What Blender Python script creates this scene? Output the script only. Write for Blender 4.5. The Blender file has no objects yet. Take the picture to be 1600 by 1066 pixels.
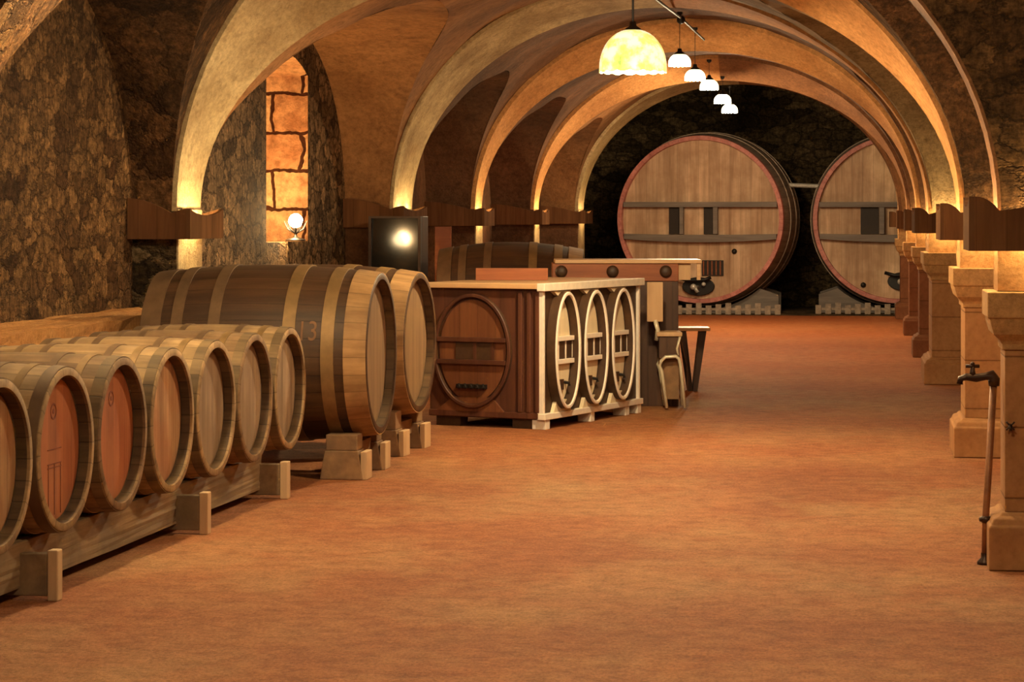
import bpy, bmesh, math, random
from mathutils import Vector, Matrix
random.seed(7)
SC = bpy.context.scene
C = SC.collection
PI = math.pi
F, VX, HY, EYE = 3800.0, 1340.0, 340.0, 1.54
TH = math.atan2(VX-800, F); cT, sT = math.cos(TH), math.sin(TH)

# ---------- camera geometry helpers ----------
def cw(Xc, Zc, z=0.0):                      # camera floor frame -> hall frame
    return Vector((Xc*cT - Zc*sT, Xc*sT + Zc*cT, z))
def at(px, py, Z):                          # photo point at a given distance
    return cw((px-800)/F*Z, Z, EYE-(py-HY)/F*Z)
def ground(px, py):
    return at(px, py, F*EYE/(py-HY))
def on_plane(px, py, u):                    # photo point on the cross plane Y=u
    dx = (px-800)/F
    t = u/(dx*sT + cT)
    return Vector((t*(dx*cT - sT), u, EYE-(py-HY)/F*t))
def proj_x(X, Y):
    return 800 + F*(X*cT + Y*sT)/(Y*cT - X*sT)
def depth(X, Y): return Y*cT - X*sT

# ---------- object helpers ----------
def tag(o, label=None, cat=None, group=None, kind=None):
    if label: o['label'] = label
    if cat: o['category'] = cat
    if group: o['group'] = group
    if kind: o['kind'] = kind
    return o
def obj(name, bm, m, parent=None, smooth=False, bevel=0.0, autos=False):
    me = bpy.data.meshes.new(name)
    bmesh.ops.recalc_face_normals(bm, faces=bm.faces)
    bm.to_mesh(me); bm.free()
    me.materials.append(m)
    o = bpy.data.objects.new(name, me); C.objects.link(o)
    if parent: o.parent = parent
    if smooth:
        for p in me.polygons: p.use_smooth = True
        if autos:
            try: me.set_sharp_from_angle(angle=math.radians(38))
            except Exception: pass
    if bevel:
        b = o.modifiers.new('bevel', 'BEVEL'); b.width = bevel; b.segments = 2; b.limit_method = 'ANGLE'
    return o
def thing(name, label, cat, loc=(0,0,0), rotz=0, group=None, scale=None):
    o = bpy.data.objects.new(name, None); C.objects.link(o)
    o.location = loc; o.rotation_euler = (0,0,rotz); o.empty_display_size = .1
    return tag(o, label, cat, group)
def struct(name, bm, m, **k):
    return tag(obj(name, bm, m, **k), kind='structure')
def NB(): return bmesh.new()
def box(bm, x0,x1,y0,y1,z0,z1, mtx=None):
    vs = [bm.verts.new((x,y,z)) for x in (x0,x1) for y in (y0,y1) for z in (z0,z1)]
    for f in ((0,1,3,2),(4,6,7,5),(0,4,5,1),(2,3,7,6),(0,2,6,4),(1,5,7,3)):
        bm.faces.new([vs[i] for i in f])
    if mtx: bmesh.ops.transform(bm, matrix=mtx, verts=vs)
    return vs
def gbox(bm, x0,x1,y0,y1,z0,z1, n=(6,6,6), amp=.01, mtx=None):
    """box cut into a grid with hand-worn irregular surface"""
    b2 = NB(); box(b2, x0,x1,y0,y1,z0,z1)
    bmesh.ops.subdivide_edges(b2, edges=b2.edges[:], cuts=max(n), use_grid_fill=True)
    for v in b2.verts: v.co += Vector((random.uniform(-amp,amp),)*1 + (random.uniform(-amp,amp), random.uniform(-amp,amp)))
    if mtx: bmesh.ops.transform(b2, matrix=mtx, verts=b2.verts)
    me = bpy.data.meshes.new('t'); b2.to_mesh(me); b2.free(); bm.from_mesh(me); bpy.data.meshes.remove(me)
def prism(bm, pts, axis, d0, d1, mtx=None):
    """pts: 2D outline; axis 'x','y','z' is the extrusion axis"""
    def mk(a,b,d):
        return {'y':(a,d,b), 'x':(d,a,b), 'z':(a,b,d)}[axis]
    A = [bm.verts.new(mk(a,b,d0)) for a,b in pts]; B = [bm.verts.new(mk(a,b,d1)) for a,b in pts]
    n = len(pts)
    bm.faces.new(A); bm.faces.new(B[::-1])
    for i in range(n): bm.faces.new((A[i],A[(i+1)%n],B[(i+1)%n],B[i]))
    if mtx: bmesh.ops.transform(bm, matrix=mtx, verts=A+B)
def lathe(bm, prof, axis='z', n=48, sx=1.0, closed=False, mtx=None):
    """prof: list of (r, h). sx squeezes the first radial axis"""
    rings, allv = [], []
    for r,h in prof:
        if r < 1e-6:
            v = [bm.verts.new({'z':(0,0,h),'x':(h,0,0),'y':(0,h,0)}[axis])]
        else:
            v = []
            for k in range(n):
                a = 2*PI*k/n; p,q = r*math.cos(a)*sx, r*math.sin(a)
                v.append(bm.verts.new({'z':(p,q,h),'x':(h,p,q),'y':(p,h,q)}[axis]))
        rings.append(v); allv += v
    prs = list(zip(rings, rings[1:])) + ([(rings[-1], rings[0])] if closed else [])
    for A,B in prs:
        if len(A)==1 and len(B)==1: continue
        for k in range(n):
            k2=(k+1)%n
            if len(A)==1: bm.faces.new((A[0],B[k],B[k2]))
            elif len(B)==1: bm.faces.new((A[k],A[k2],B[0]))
            else: bm.faces.new((A[k],A[k2],B[k2],B[k]))
    if mtx: bmesh.ops.transform(bm, matrix=mtx, verts=allv)
    return allv
def tube(bm, pts, r, n=10, cap=True):
    pts = [Vector(p) for p in pts]; rings=[]
    rr = r if isinstance(r,(list,tuple)) else [r]*len(pts)
    up = Vector((0.12,.3,1)).normalized()
    for i,p in enumerate(pts):
        d = (pts[min(i+1,len(pts)-1)]-pts[max(i-1,0)]).normalized()
        a = d.cross(up)
        if a.length<1e-3: a = d.cross(Vector((1,0,0)))
        a.normalize(); b = d.cross(a)
        rings.append([bm.verts.new(p+(a*math.cos(2*PI*k/n)+b*math.sin(2*PI*k/n))*rr[i]) for k in range(n)])
    for A,B in zip(rings,rings[1:]):
        for k in range(n): bm.faces.new((A[k],A[(k+1)%n],B[(k+1)%n],B[k]))
    if cap: bm.faces.new(rings[0]); bm.faces.new(rings[-1][::-1])
def strip(bm, A, B):
    a=[bm.verts.new(p) for p in A]; b=[bm.verts.new(p) for p in B]
    for i in range(len(a)-1):
        try: bm.faces.new((a[i],a[i+1],b[i+1],b[i]))
        except Exception: pass
def ball(bm, c, r, n=2, sc=(1,1,1)):
    m = Matrix.Translation(c) @ Matrix.Diagonal((*sc,1))
    bmesh.ops.create_icosphere(bm, subdivisions=n, radius=r, matrix=m)

# ---------- materials ----------
class NT:
    def __init__(s, name):
        s.m = bpy.data.materials.new(name); s.m.use_nodes=True
        s.t = s.m.node_tree; s.n = s.t.nodes; s.n.clear()
        s.out = s.n.new('ShaderNodeOutputMaterial')
        s.b = s.n.new('ShaderNodeBsdfPrincipled')
        s.t.links.new(s.b.outputs[0], s.out.inputs[0])
        s.tc = s.n.new('ShaderNodeTexCoord').outputs['Object']
    def link(s,a,b): s.t.links.new(a,b)
    def setin(s, sock, v):
        if hasattr(v,'node'): s.link(v, sock)
        else: sock.default_value = v
    def math(s, op, a, b=None, c=None):
        n = s.n.new('ShaderNodeMath'); n.operation=op
        s.setin(n.inputs[0], a)
        if b is not None: s.setin(n.inputs[1], b)
        if c is not None: s.setin(n.inputs[2], c)
        return n.outputs[0]
    def sep(s, v):
        n = s.n.new('ShaderNodeSeparateXYZ'); s.link(v, n.inputs[0]); return n.outputs
    def map(s, v, sc=(1,1,1), loc=(0,0,0)):
        n = s.n.new('ShaderNodeMapping'); s.link(v, n.inputs[0])
        n.inputs['Scale'].default_value = sc; n.inputs['Location'].default_value = loc; return n.outputs[0]
    def noise(s, v, sc, det=5, rough=.6, dist=0.0):
        n = s.n.new('ShaderNodeTexNoise'); s.link(v, n.inputs['Vector'])
        n.inputs['Scale'].default_value=sc; n.inputs['Detail'].default_value=det
        n.inputs['Roughness'].default_value=rough; n.inputs['Distortion'].default_value=dist
        return n.outputs
    def vor(s, v, sc, feature='F1', rnd=1.0):
        n = s.n.new('ShaderNodeTexVoronoi'); n.feature=feature; s.link(v, n.inputs['Vector'])
        n.inputs['Scale'].default_value=sc; n.inputs['Randomness'].default_value=rnd; return n.outputs
    def ramp(s, f, stops):
        n = s.n.new('ShaderNodeValToRGB'); s.link(f, n.inputs[0]); e = n.color_ramp.elements
        while len(e) < len(stops): e.new(.5)
        for k,(p,col) in enumerate(stops):
            e[k].position=p; e[k].color = (*col,1) if len(col)==3 else col
        return n.outputs[0]
    def mix(s, f, a, b, bt='MIX'):
        n = s.n.new('ShaderNodeMix'); n.data_type='RGBA'; n.blend_type=bt
        s.setin(n.inputs[0], f)
        s.setin(n.inputs[6], a if hasattr(a,'node') else (*a,1)); s.setin(n.inputs[7], b if hasattr(b,'node') else (*b,1))
        return n.outputs[2]
    def bump(s, h, st=.5, d=.02):
        n = s.n.new('ShaderNodeBump'); s.link(h, n.inputs['Height']); n.inputs['Strength'].default_value=st
        n.inputs['Distance'].default_value=d; s.link(n.outputs[0], s.b.inputs['Normal'])
    def fin(s, col, rough=.85, spec=.3, metal=0):
        s.setin(s.b.inputs['Base Color'], col if hasattr(col,'node') else (*col,1))
        s.setin(s.b.inputs['Roughness'], rough); s.b.inputs['Metallic'].default_value=metal
        s.b.inputs['Specular IOR Level'].default_value=spec
        return s.m
def lin(r,g,b):
    f=lambda c:(c/255/12.92 if c/255<=.04045 else ((c/255+.055)/1.055)**2.4)
    return (f(r),f(g),f(b))
def BW(c,k): return tuple(x*k for x in c)

def m_stone(name, ca, cb, cm, sc=5.0, stretch=(1,1,1.4), bump=.9, dist=.03, edge=.10, soft=.55, warp=.30):
    t=NT(name); v=t.map(t.tc, stretch)
    n1=t.noise(v,5,4,.7); na=t.noise(v,1.7,3,.6)
    w=t.n.new('ShaderNodeVectorMath'); w.operation='MULTIPLY_ADD'
    t.link(n1[1],w.inputs[0]); w.inputs[1].default_value=(warp,)*3; t.link(v,w.inputs[2])
    vo=t.vor(w.outputs[0],sc); de=t.vor(w.outputs[0],sc,'DISTANCE_TO_EDGE')
    cs=t.sep(vo['Color'])
    col=t.ramp(cs[0],[(0,ca),(.6,cb),(1,BW(cb,1.25))])
    n2=t.noise(v,17,8,.75); n4=t.noise(t.map(t.tc,(1,1,.35)),34,5,.7)
    col=t.mix(1,col,t.ramp(n2[0],[(.32,(.30,.28,.25)),(.5,(.85,.83,.8)),(.68,(1.7,1.6,1.45))]),'MULTIPLY')
    col=t.mix(.8,col,t.ramp(n4[0],[(.34,(.45,.42,.4)),(.62,(1.3,1.25,1.2))]),'MULTIPLY')
    n3=t.noise(t.tc,1.0,4,.6); col=t.mix(.85,col,t.ramp(n3[0],[(.32,(.42,.40,.38)),(.68,(1.35,1.28,1.2))]),'MULTIPLY')
    e=t.ramp(de['Distance'],[(0,(0,0,0)),(edge,(1,1,1))])
    ef=t.math('ADD',t.math('MULTIPLY',e,soft),t.math('MULTIPLY',t.math('MULTIPLY',na[0],1-soft),1.6))
    efc=t.n.new('ShaderNodeClamp'); t.link(ef,efc.inputs[0])
    col=t.mix(efc.outputs[0],cm,col)
    h=t.math('ADD',t.math('MULTIPLY',e,.6),t.math('MULTIPLY',n2[0],1.3))
    t.bump(h,bump,dist); return t.fin(col,.92,.15)
def m_plaster(name, ca, cb, cs, sc=2.0, bump=.5, dist=.02, grime=.5, spk=.7):
    t=NT(name); n1=t.noise(t.tc,sc,7,.7,.3); n2=t.noise(t.tc,sc*13,8,.8); n3=t.noise(t.tc,sc*.45,4,.6); n5=t.noise(t.tc,sc*4,6,.75)
    col=t.ramp(n1[0],[(.3,ca),(.7,cb)])
    col=t.mix(t.ramp(n3[0],[(.42,(0,0,0)),(.62,(grime,)*3)]),col,cs)
    col=t.mix(t.ramp(n5[0],[(.5,(0,0,0)),(.7,(grime*.8,)*3)]),col,BW(cs,.75))
    sp=t.ramp(n2[0],[(.33,(.5,.47,.43)),(.5,(.95,.94,.93)),(.68,(1.45,1.4,1.3))])
    col=t.mix(spk,col,sp,'MULTIPLY')
    t.bump(t.math('ADD',n2[0],t.math('MULTIPLY',n5[0],1.5)),bump,dist); return t.fin(col,.9,.15)
def m_wood(name, ca, cb, grain='z', plank=None, pw=.1, nst=0, seam=.35, var=.35, gs=1.0, rough=.7, spec=.3, bump=.35, axis='x', stain=None, stain_amt=.6):
    """plank: axis across which boards run ('x','y','z'), nst: staves round an axis"""
    t=NT(name); s=[14*gs,14*gs,14*gs]; s['xyz'.index(grain)]=1.1*gs
    v=t.map(t.tc,s); oi=t.n.new('ShaderNodeObjectInfo').outputs['Random']
    v2=t.n.new('ShaderNodeVectorMath'); v2.operation='ADD'; t.link(v,v2.inputs[0])
    cmb=t.n.new('ShaderNodeCombineXYZ'); t.link(t.math('MULTIPLY',oi,37),cmb.inputs[0]); t.link(t.math('MULTIPLY',oi,17),cmb.inputs[1]); t.link(cmb.outputs[0],v2.inputs[1])
    n1=t.noise(v2.outputs[0],1.0,6,.65,.25); col=t.ramp(n1[0],[(.28,ca),(.72,cb)])
    h=n1[0]; xyz=t.sep(t.tc)
    if nst:
        a,b=[i for i in range(3) if i!='xyz'.index(axis)]
        q=t.math('MULTIPLY',t.math('ADD',t.math('DIVIDE',t.math('ARCTAN2',xyz[b],xyz[a]),2*PI),.5),nst)
    elif plank:
        q=t.math('DIVIDE',t.math('ADD',xyz['xyz'.index(plank)],50.02),pw)
    else: q=None
    if q is not None:
        wn=t.n.new('ShaderNodeTexWhiteNoise'); wn.noise_dimensions='1D'; t.link(t.math('FLOOR',t.math('ADD',q,t.math('MULTIPLY',oi,9))) if False else t.math('FLOOR',q), wn.inputs['W'])
        k=t.math('ADD',t.math('MULTIPLY',wn.outputs[0],var),1-var*.6)
        kc=t.n.new('ShaderNodeCombineColor'); [t.link(k,kc.inputs[i]) for i in range(3)]
        col=t.mix(1.0,col,kc.outputs[0],'MULTIPLY')
        fr=t.math('FRACT',q); ed=t.math('MULTIPLY',t.math('MINIMUM',fr,t.math('SUBTRACT',1,fr)),2)
        e=t.ramp(ed,[(0,(1-seam,)*3),(.09,(1,1,1))]); col=t.mix(1.0,col,e,'MULTIPLY')
        h=t.math('ADD',t.math('MULTIPLY',h,.5),t.math('MULTIPLY',e,.7))
    if stain:
        ns=t.noise(t.tc,3.2,4,.6); col=t.mix(t.ramp(ns[0],[(.4,(0,0,0)),(.62,(stain_amt,)*3)]),col,stain)
    t.bump(h,bump,.006); return t.fin(col,rough,spec)
def m_plain(name, c, rough=.6, spec=.4, metal=0, var=.25, sc=20):
    t=NT(name); n=t.noise(t.tc,sc,4,.6); col=t.ramp(n[0],[(.3,BW(c,1-var)),(.7,BW(c,1+var))]); t.bump(n[0],.15,.004)
    return t.fin(col,rough,spec,metal)
def m_emit(name, c, st):
    t=NT(name); t.b.inputs['Emission Color'].default_value=(*c,1); t.b.inputs['Emission Strength'].default_value=st
    return t.fin(c,.5)

M={}
M['rubble']=m_stone('rubble_stone', lin(98,70,46), lin(160,124,84), lin(52,36,22), 5.5, (1,1,1.5), 1.0,.05)
M['rubble_tall']=m_stone('rubble_stone_long', lin(120,98,72), lin(196,166,126), lin(46,34,23), 5.0, (1,1,1.4), 1.0,.05,soft=.75)
M['dark_rubble']=m_stone('dark_rubble', lin(74,62,46), lin(136,118,90), lin(40,32,24), 3.4,(1,1,1.8),1.0,.06)
M['web_rubble']=m_stone('rough_brown_vault', lin(84,60,40), lin(124,92,62), lin(52,37,25), 3.4, (1,1,1), .9,.05,soft=.35)
def m_blocks():
    t=NT('niche_blocks'); x=t.sep(t.tc); nz=t.noise(t.tc,3.5,3,.6)[1]
    cb=t.n.new('ShaderNodeCombineXYZ'); t.link(t.math('ADD',x[0],x[1]),cb.inputs[0]); t.link(x[2],cb.inputs[1])
    w=t.n.new('ShaderNodeVectorMath'); w.operation='MULTIPLY_ADD'; t.link(nz,w.inputs[0]); w.inputs[1].default_value=(.16,.16,0); t.link(cb.outputs[0],w.inputs[2])
    b=t.n.new('ShaderNodeTexBrick'); t.link(w.outputs[0],b.inputs['Vector']); b.inputs['Scale'].default_value=1
    b.inputs['Brick Width'].default_value=.52; b.inputs['Row Height'].default_value=.34; b.inputs['Mortar Size'].default_value=.018; b.inputs['Mortar Smooth'].default_value=.35
    b.inputs['Color1'].default_value=(*lin(196,142,96),1); b.inputs['Color2'].default_value=(*lin(232,190,138),1); b.inputs['Mortar'].default_value=(*lin(74,42,24),1)
    n=t.noise(t.tc,14,7,.7); n2=t.noise(t.tc,3,3,.6); col=t.mix(.8,b.outputs[0],t.ramp(n[0],[(.32,(.45,.38,.34)),(.6,(1.15,1.12,1.1))]),'MULTIPLY')
    col=t.mix(.7,col,t.ramp(n2[0],[(.35,(.6,.42,.34)),(.6,(1.1,1.1,1.1))]),'MULTIPLY')
    t.bump(t.math('SUBTRACT',n[0],t.math('MULTIPLY',b.outputs[1],1.5)),.9,.03); return t.fin(col,.9,.15)
M['block']=m_blocks()
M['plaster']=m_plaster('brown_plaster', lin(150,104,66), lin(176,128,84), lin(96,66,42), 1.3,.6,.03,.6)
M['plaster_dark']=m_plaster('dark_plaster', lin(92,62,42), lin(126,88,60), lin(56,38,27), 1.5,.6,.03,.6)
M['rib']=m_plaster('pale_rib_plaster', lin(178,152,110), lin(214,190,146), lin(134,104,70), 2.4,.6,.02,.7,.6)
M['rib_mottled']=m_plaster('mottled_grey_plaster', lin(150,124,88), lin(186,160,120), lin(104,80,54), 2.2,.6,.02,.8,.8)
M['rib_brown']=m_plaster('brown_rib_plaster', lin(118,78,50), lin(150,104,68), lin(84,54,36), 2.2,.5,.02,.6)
M['rib_orange']=m_plaster('ochre_rib_plaster', lin(176,122,72), lin(204,150,94), lin(136,88,52), 2.0,.5,.015,.5)
M['sand']=m_plaster('sandstone', lin(166,122,76), lin(188,144,96), lin(138,98,60), 2.5,.35,.008,.4)
def m_sandblocks(nm,c1_,c2_):
    t=NT(nm); n1=t.noise(t.tc,2.5,6,.65); n2=t.noise(t.tc,24,5,.65)
    col=t.ramp(n1[0],[(.3,c1_),(.7,c2_)])
    z=t.sep(t.tc)[2]; fr=t.math('FRACT',t.math('DIVIDE',z,.31)); ed=t.math('MINIMUM',fr,t.math('SUBTRACT',1,fr))
    e=t.ramp(ed,[(0,(.45,.4,.35)),(.02,(1,1,1))]); col=t.mix(1,col,e,'MULTIPLY')
    col=t.mix(.5,col,t.ramp(n2[0],[(.35,(.7,.66,.6)),(.6,(1.05,1.03,1))]),'MULTIPLY')
    t.bump(t.math('ADD',t.math('MULTIPLY',n2[0],.4),e),.5,.01); return t.fin(col,.85,.2)
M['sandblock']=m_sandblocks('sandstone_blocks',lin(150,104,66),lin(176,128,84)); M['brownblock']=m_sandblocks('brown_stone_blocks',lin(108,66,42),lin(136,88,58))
def m_floor():
    t=NT('terracotta_floor'); v=t.map(t.tc,(.9,.5,1))
    n1=t.noise(v,.8,5,.6,.4); n2=t.noise(t.map(t.tc,(1,.5,1)),70,5,.8); n3=t.noise(t.map(t.tc,(.8,.55,1)),1.1,6,.68); n4=t.noise(t.tc,9,6,.7)
    col=t.ramp(n1[0],[(.3,lin(146,88,54)),(.5,lin(164,103,65)),(.72,lin(178,126,84))])
    col=t.mix(t.ramp(n3[0],[(.44,(0,0,0)),(.66,(.7,)*3)]),col,lin(176,136,94))
    n5=t.noise(t.map(t.tc,(.5,1.0,1)),.42,3,.55); col=t.mix(t.ramp(n5[0],[(.42,(0,0,0)),(.6,(.6,)*3)]),col,lin(146,84,52))
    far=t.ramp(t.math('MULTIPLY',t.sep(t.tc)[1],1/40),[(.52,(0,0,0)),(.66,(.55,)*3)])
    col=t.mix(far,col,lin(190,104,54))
    col=t.mix(.9,col,t.ramp(n2[0],[(.32,(.55,.53,.5)),(.62,(1.15,1.15,1.15))]),'MULTIPLY')
    col=t.mix(.8,col,t.ramp(n4[0],[(.35,(.66,.62,.58)),(.6,(1.1,1.1,1.1))]),'MULTIPLY')
    t.bump(t.math('ADD',n2[0],t.math('MULTIPLY',n4[0],2)),.7,.012); return t.fin(col,.8,.2)
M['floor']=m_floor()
M['bench']=m_plaster('bench_plaster', lin(176,118,66), lin(196,146,90), lin(140,90,50), 3,.5,.02,.5)
# woods
M['cask']=m_wood('dark_cask_stave', lin(52,34,22), lin(86,58,37),'x',nst=30,var=.35,seam=.45,rough=.55,spec=.35)
M['stave']=m_wood('pale_barrel_stave', lin(122,96,66), lin(184,150,108),'x',nst=22,var=.3,seam=.5,rough=.75,stain=lin(96,70,46))
M['stave_dusty']=m_wood('dusty_barrel_stave', lin(106,80,56), lin(160,126,90),'x',nst=22,var=.35,seam=.5,rough=.75,stain=lin(82,60,42))
M['cask_chime']=m_wood('pale_cask_chime', lin(134,98,62), lin(188,146,98),'x',nst=30,var=.35,seam=.4,rough=.65,stain=lin(112,84,54),stain_amt=.7)
M['croze']=m_wood('shade_toned_chime', lin(58,42,30), lin(104,80,56),'x',nst=22,var=.3,seam=.6,rough=.6,axis='x')  # inner chime wall coloured dark, standing in for shade inside the rim
M['chime']=m_wood('barrel_chime', lin(84,66,46), lin(132,106,74),'x',nst=22,var=.3,seam=.5,rough=.7)
M['head_red']=m_wood('red_barrel_head', lin(128,70,44), lin(178,106,70),'z',plank='y',pw=.09,var=.22,seam=.35,gs=.8,rough=.6,stain=lin(170,108,70),stain_amt=.5)
M['head_tan']=m_wood('tan_barrel_head', lin(110,78,54), lin(196,152,110),'z',plank='y',pw=.09,var=.3,seam=.35,gs=.8,rough=.65,stain=lin(150,92,58),stain_amt=.6)
M['head_grey']=m_wood('grey_barrel_head', lin(110,90,72), lin(176,150,122),'z',plank='y',pw=.09,var=.2,seam=.3,gs=.8,rough=.7,stain=lin(124,100,76),stain_amt=.6)
M['head_cask']=m_wood('cask_head_dusty', lin(102,78,56), lin(142,112,82),'z',plank='y',pw=.11,var=.2,seam=.3,gs=.8,rough=.7)
M['hoop']=m_plain('dull_brass_hoop', lin(134,104,66), .55,.4,.35,.2,9)
M['hoop_dark']=m_plain('grey_iron_hoop', lin(110,84,60), .6,.4,.35,.2,9)
M['giant']=m_wood('giant_cask_planks', lin(160,126,98), lin(232,198,164),'z',plank='x',pw=.17,var=.22,seam=.3,gs=.55,rough=.7,stain=lin(150,110,78),stain_amt=.4)
M['giant_side']=m_wood('giant_cask_side', lin(140,120,104), lin(188,166,146),'y',nst=48,var=.25,seam=.4,axis='y',rough=.6)
M['red_rim']=m_wood('red_painted_rim', lin(172,96,88), lin(216,146,134),'y',nst=48,var=.25,seam=.3,axis='y',rough=.5)
M['grey_bar']=m_wood('grey_painted_bar', lin(104,94,88), lin(140,128,118),'x',rough=.6)
M['window_dark']=m_plain('dark_wood_panel', lin(38,25,15), .6)
M['black']=m_plain('black_iron', lin(30,26,24), .45,.5,.3)
M['chrome']=m_plain('worn_pale_tube', lin(214,200,170), .35,.5,.2,.1)
M['white_metal']=m_plain('pale_metal', lin(210,205,195), .35,.5,.3)
M['rail']=m_wood('weathered_rail', lin(104,82,60), lin(152,124,92),'y',rough=.8,gs=.7,stain=lin(84,72,60),stain_amt=.5)
M['post']=m_wood('pale_sawn_wood', lin(170,134,98), lin(204,170,130),'z',rough=.8,gs=.7)
M['cradle']=m_wood('cradle_oak', lin(112,82,56), lin(150,114,80),'y',rough=.8,gs=.7,stain=lin(90,72,58),stain_amt=.5)
M['case_red']=m_wood('red_brown_cabinet', lin(66,36,26), lin(92,54,38),'z',plank='x',pw=.23,var=.15,seam=.2,rough=.5)
M['case_oval']=m_wood('russet_oval', lin(88,50,32), lin(118,72,44),'z',plank='x',pw=.15,var=.2,seam=.25,rough=.5)
M['case_oval_dark']=m_wood('dark_oval_ring', lin(62,34,24), lin(86,50,34),'z',rough=.5)
M['case_dark']=m_plain('umber_panel', lin(62,40,24), .55)
M['cream']=m_wood('cream_painted_wood', lin(206,186,150), lin(226,208,176),'z',plank='y',pw=.08,var=.08,seam=.12,rough=.6)
M['white']=m_plain('chalk_white_paint', lin(226,212,194), .5,.4,0,.06)
M['top_white']=m_plain('pale_worktop', lin(226,212,190), .5,.4,0,.1)
M['top_tan']=m_wood('tan_worktop', lin(186,140,96), lin(216,176,130),'x',rough=.4)
M['counter']=m_wood('chestnut_counter', lin(120,62,34), lin(156,90,52),'x',rough=.5)
M['counter_dark']=m_wood('dark_counter', lin(54,34,24), lin(80,52,36),'z',plank='x',pw=.2,var=.3,rough=.5)
M['board']=m_wood('dark_sconce_board', lin(84,54,34), lin(116,78,50),'z',plank='x',pw=.13,var=.3,seam=.3,rough=.9,spec=.05)
M['board_y']=m_wood('sconce_side_board', lin(78,52,34), lin(104,72,48),'z',plank='y',pw=.13,var=.3,seam=.3,rough=.95,spec=.02)
M['copper']=m_plain('brown_pipe', lin(136,88,54), .5,.5,.4)
M['tapm']=m_plain('dark_bronze', lin(66,46,34), .4,.5,.6)
M['bulb']=m_emit('warm_bulb',(1,.78,.42),60)
M['globe']=m_emit('small_globe',(1,.72,.36),40)
M['tube']=m_emit('strip_lamp',(1,.72,.3),12)
M['emblem']=m_plain('burnt_mark', lin(120,62,40), .7)
M['chalk']=m_plain('faded_mark', lin(120,84,58), .8)
def m_glass_shade():
    t=NT('mottled_glass_shade'); n=t.noise(t.tc,9,4,.6); z=t.sep(t.tc)[2]
    col=t.ramp(n[0],[(.3,(.42,.62,.12)),(.45,(.95,.82,.22)),(.6,(1,.95,.7))])
    t.setin(t.b.inputs['Emission Color'],col); t.b.inputs['Emission Strength'].default_value=.62
    t.b.inputs['Transmission Weight'].default_value=.0
    return t.fin(col,.3,.5)
M['shade']=m_glass_shade()
def m_bright_shade():
    t=NT('frosted_glass_shade'); t.b.inputs['Emission Color'].default_value=(1,.82,.5,1); t.b.inputs['Emission Strength'].default_value=4
    return t.fin((.95,.85,.6),.4)
M['shade_far']=m_bright_shade()
t=NT('dark_glass'); n=t.noise(t.tc,3,2,.5); M['glass']=t.fin(t.ramp(n[0],[(.3,(.004,.004,.005)),(.7,(.008,.007,.006))]),.11,.5)

# ---------- vault: six ribs across the hall ----------
YS=330.0
#      u     xL    xR    depth nearbL nearbR farb
AR=[ (10.85, None, 1559, .32, 645, 640, 625),
     (15.9, 276,  1500, .60, 585, 470, 392),
     (22.8, 614,  1451, 1.00, 380, 315, 318),
     (27.2, 742,  1432, .50, 300, 290, 250),
     (32.2, 834,  1417, .50, 242, 235, 204),
     (37.3, 903,  1404, .80, 215, 205, 198)]
NA=48
def foot(px,u): return on_plane(px,YS,u).x
ribs=[]
for (u,xl,xr,d,bl,br,bf) in AR:
    XR=foot(xr,u); XL=foot(xl,u) if xl else XR-4.86
    def curve(uu,bL,bR,XL=XL,XR=XR):
        a,b=proj_x(XL,uu),proj_x(XR,uu); P=[]
        for k in range(NA+1):
            ph=PI*k/NA; w=(1-math.cos(ph))/2; B=bL+(bR-bL)*w
            xx=XL+(XR-XL)*w
            dz=depth(xx,uu)
            P.append(Vector((xx,uu,EYE-(YS-HY)/F*dz + B*math.sin(ph)*dz/F)))
        return P
    near=curve(u,bl,br); far=curve(u+d,bf,bf)
    ribs.append(dict(u=u,d=d,XL=XL,XR=XR,near=near,far=far))
WL,WR=-4.85,1.09
def offs(P,e):
    c=(P[0]+P[-1])/2; out=[]
    for p in P:
        r=p-c; out.append(c+r*(1+e/r.length))
    return out
nt=0
for i,R in enumerate(ribs):
    N,Fc,u,d=R['near'],R['far'],R['u'],R['d']
    eN=[.015,.035,.035,.05,.05,.05][i]; R['noff']=offs(N,eN); R['foff']=offs(Fc,eN)
    mid=[[a.lerp(b,t) for a,b in zip(N,Fc)] for t in (0,.25,.5,.75,1)]
    rows=[R['noff']]+mid+[R['foff']]
    h_=NA//2
    for part,(k0,k1) in enumerate(((0,h_+1),(h_,NA+1))):
        bm=NB()
        for A,B in zip(rows,rows[1:]): strip(bm,A[k0:k1],B[k0:k1])
        bmesh.ops.remove_doubles(bm,verts=bm.verts,dist=1e-4)
        nt+=1
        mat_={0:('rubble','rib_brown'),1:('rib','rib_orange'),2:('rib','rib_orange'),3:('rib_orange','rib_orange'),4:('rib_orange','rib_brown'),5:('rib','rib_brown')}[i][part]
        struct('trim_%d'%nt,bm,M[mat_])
    # piers under the rib
    zf=N[0].z
    bm=NB(); gbox(bm,WL-.05,R['XL'],u,u+d,0,zf+.02,(5,5,5),.006)
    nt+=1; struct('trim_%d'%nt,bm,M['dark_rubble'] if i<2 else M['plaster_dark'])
    # pale plaster on the aisle side of the left pier
    bm=NB(); box(bm,R['XL']-.001,R['XL']+.012,u+.0,u+d,0,zf+.01); nt+=1; struct('trim_%d'%nt,bm,M['rib'])
    bm=NB(); gbox(bm,R['XR'],WR+.05,u,u+d,1.215,zf+.02,(4,4,4),.004)
    nt+=1; struct('trim_%d'%nt,bm,M['sand'])

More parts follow.
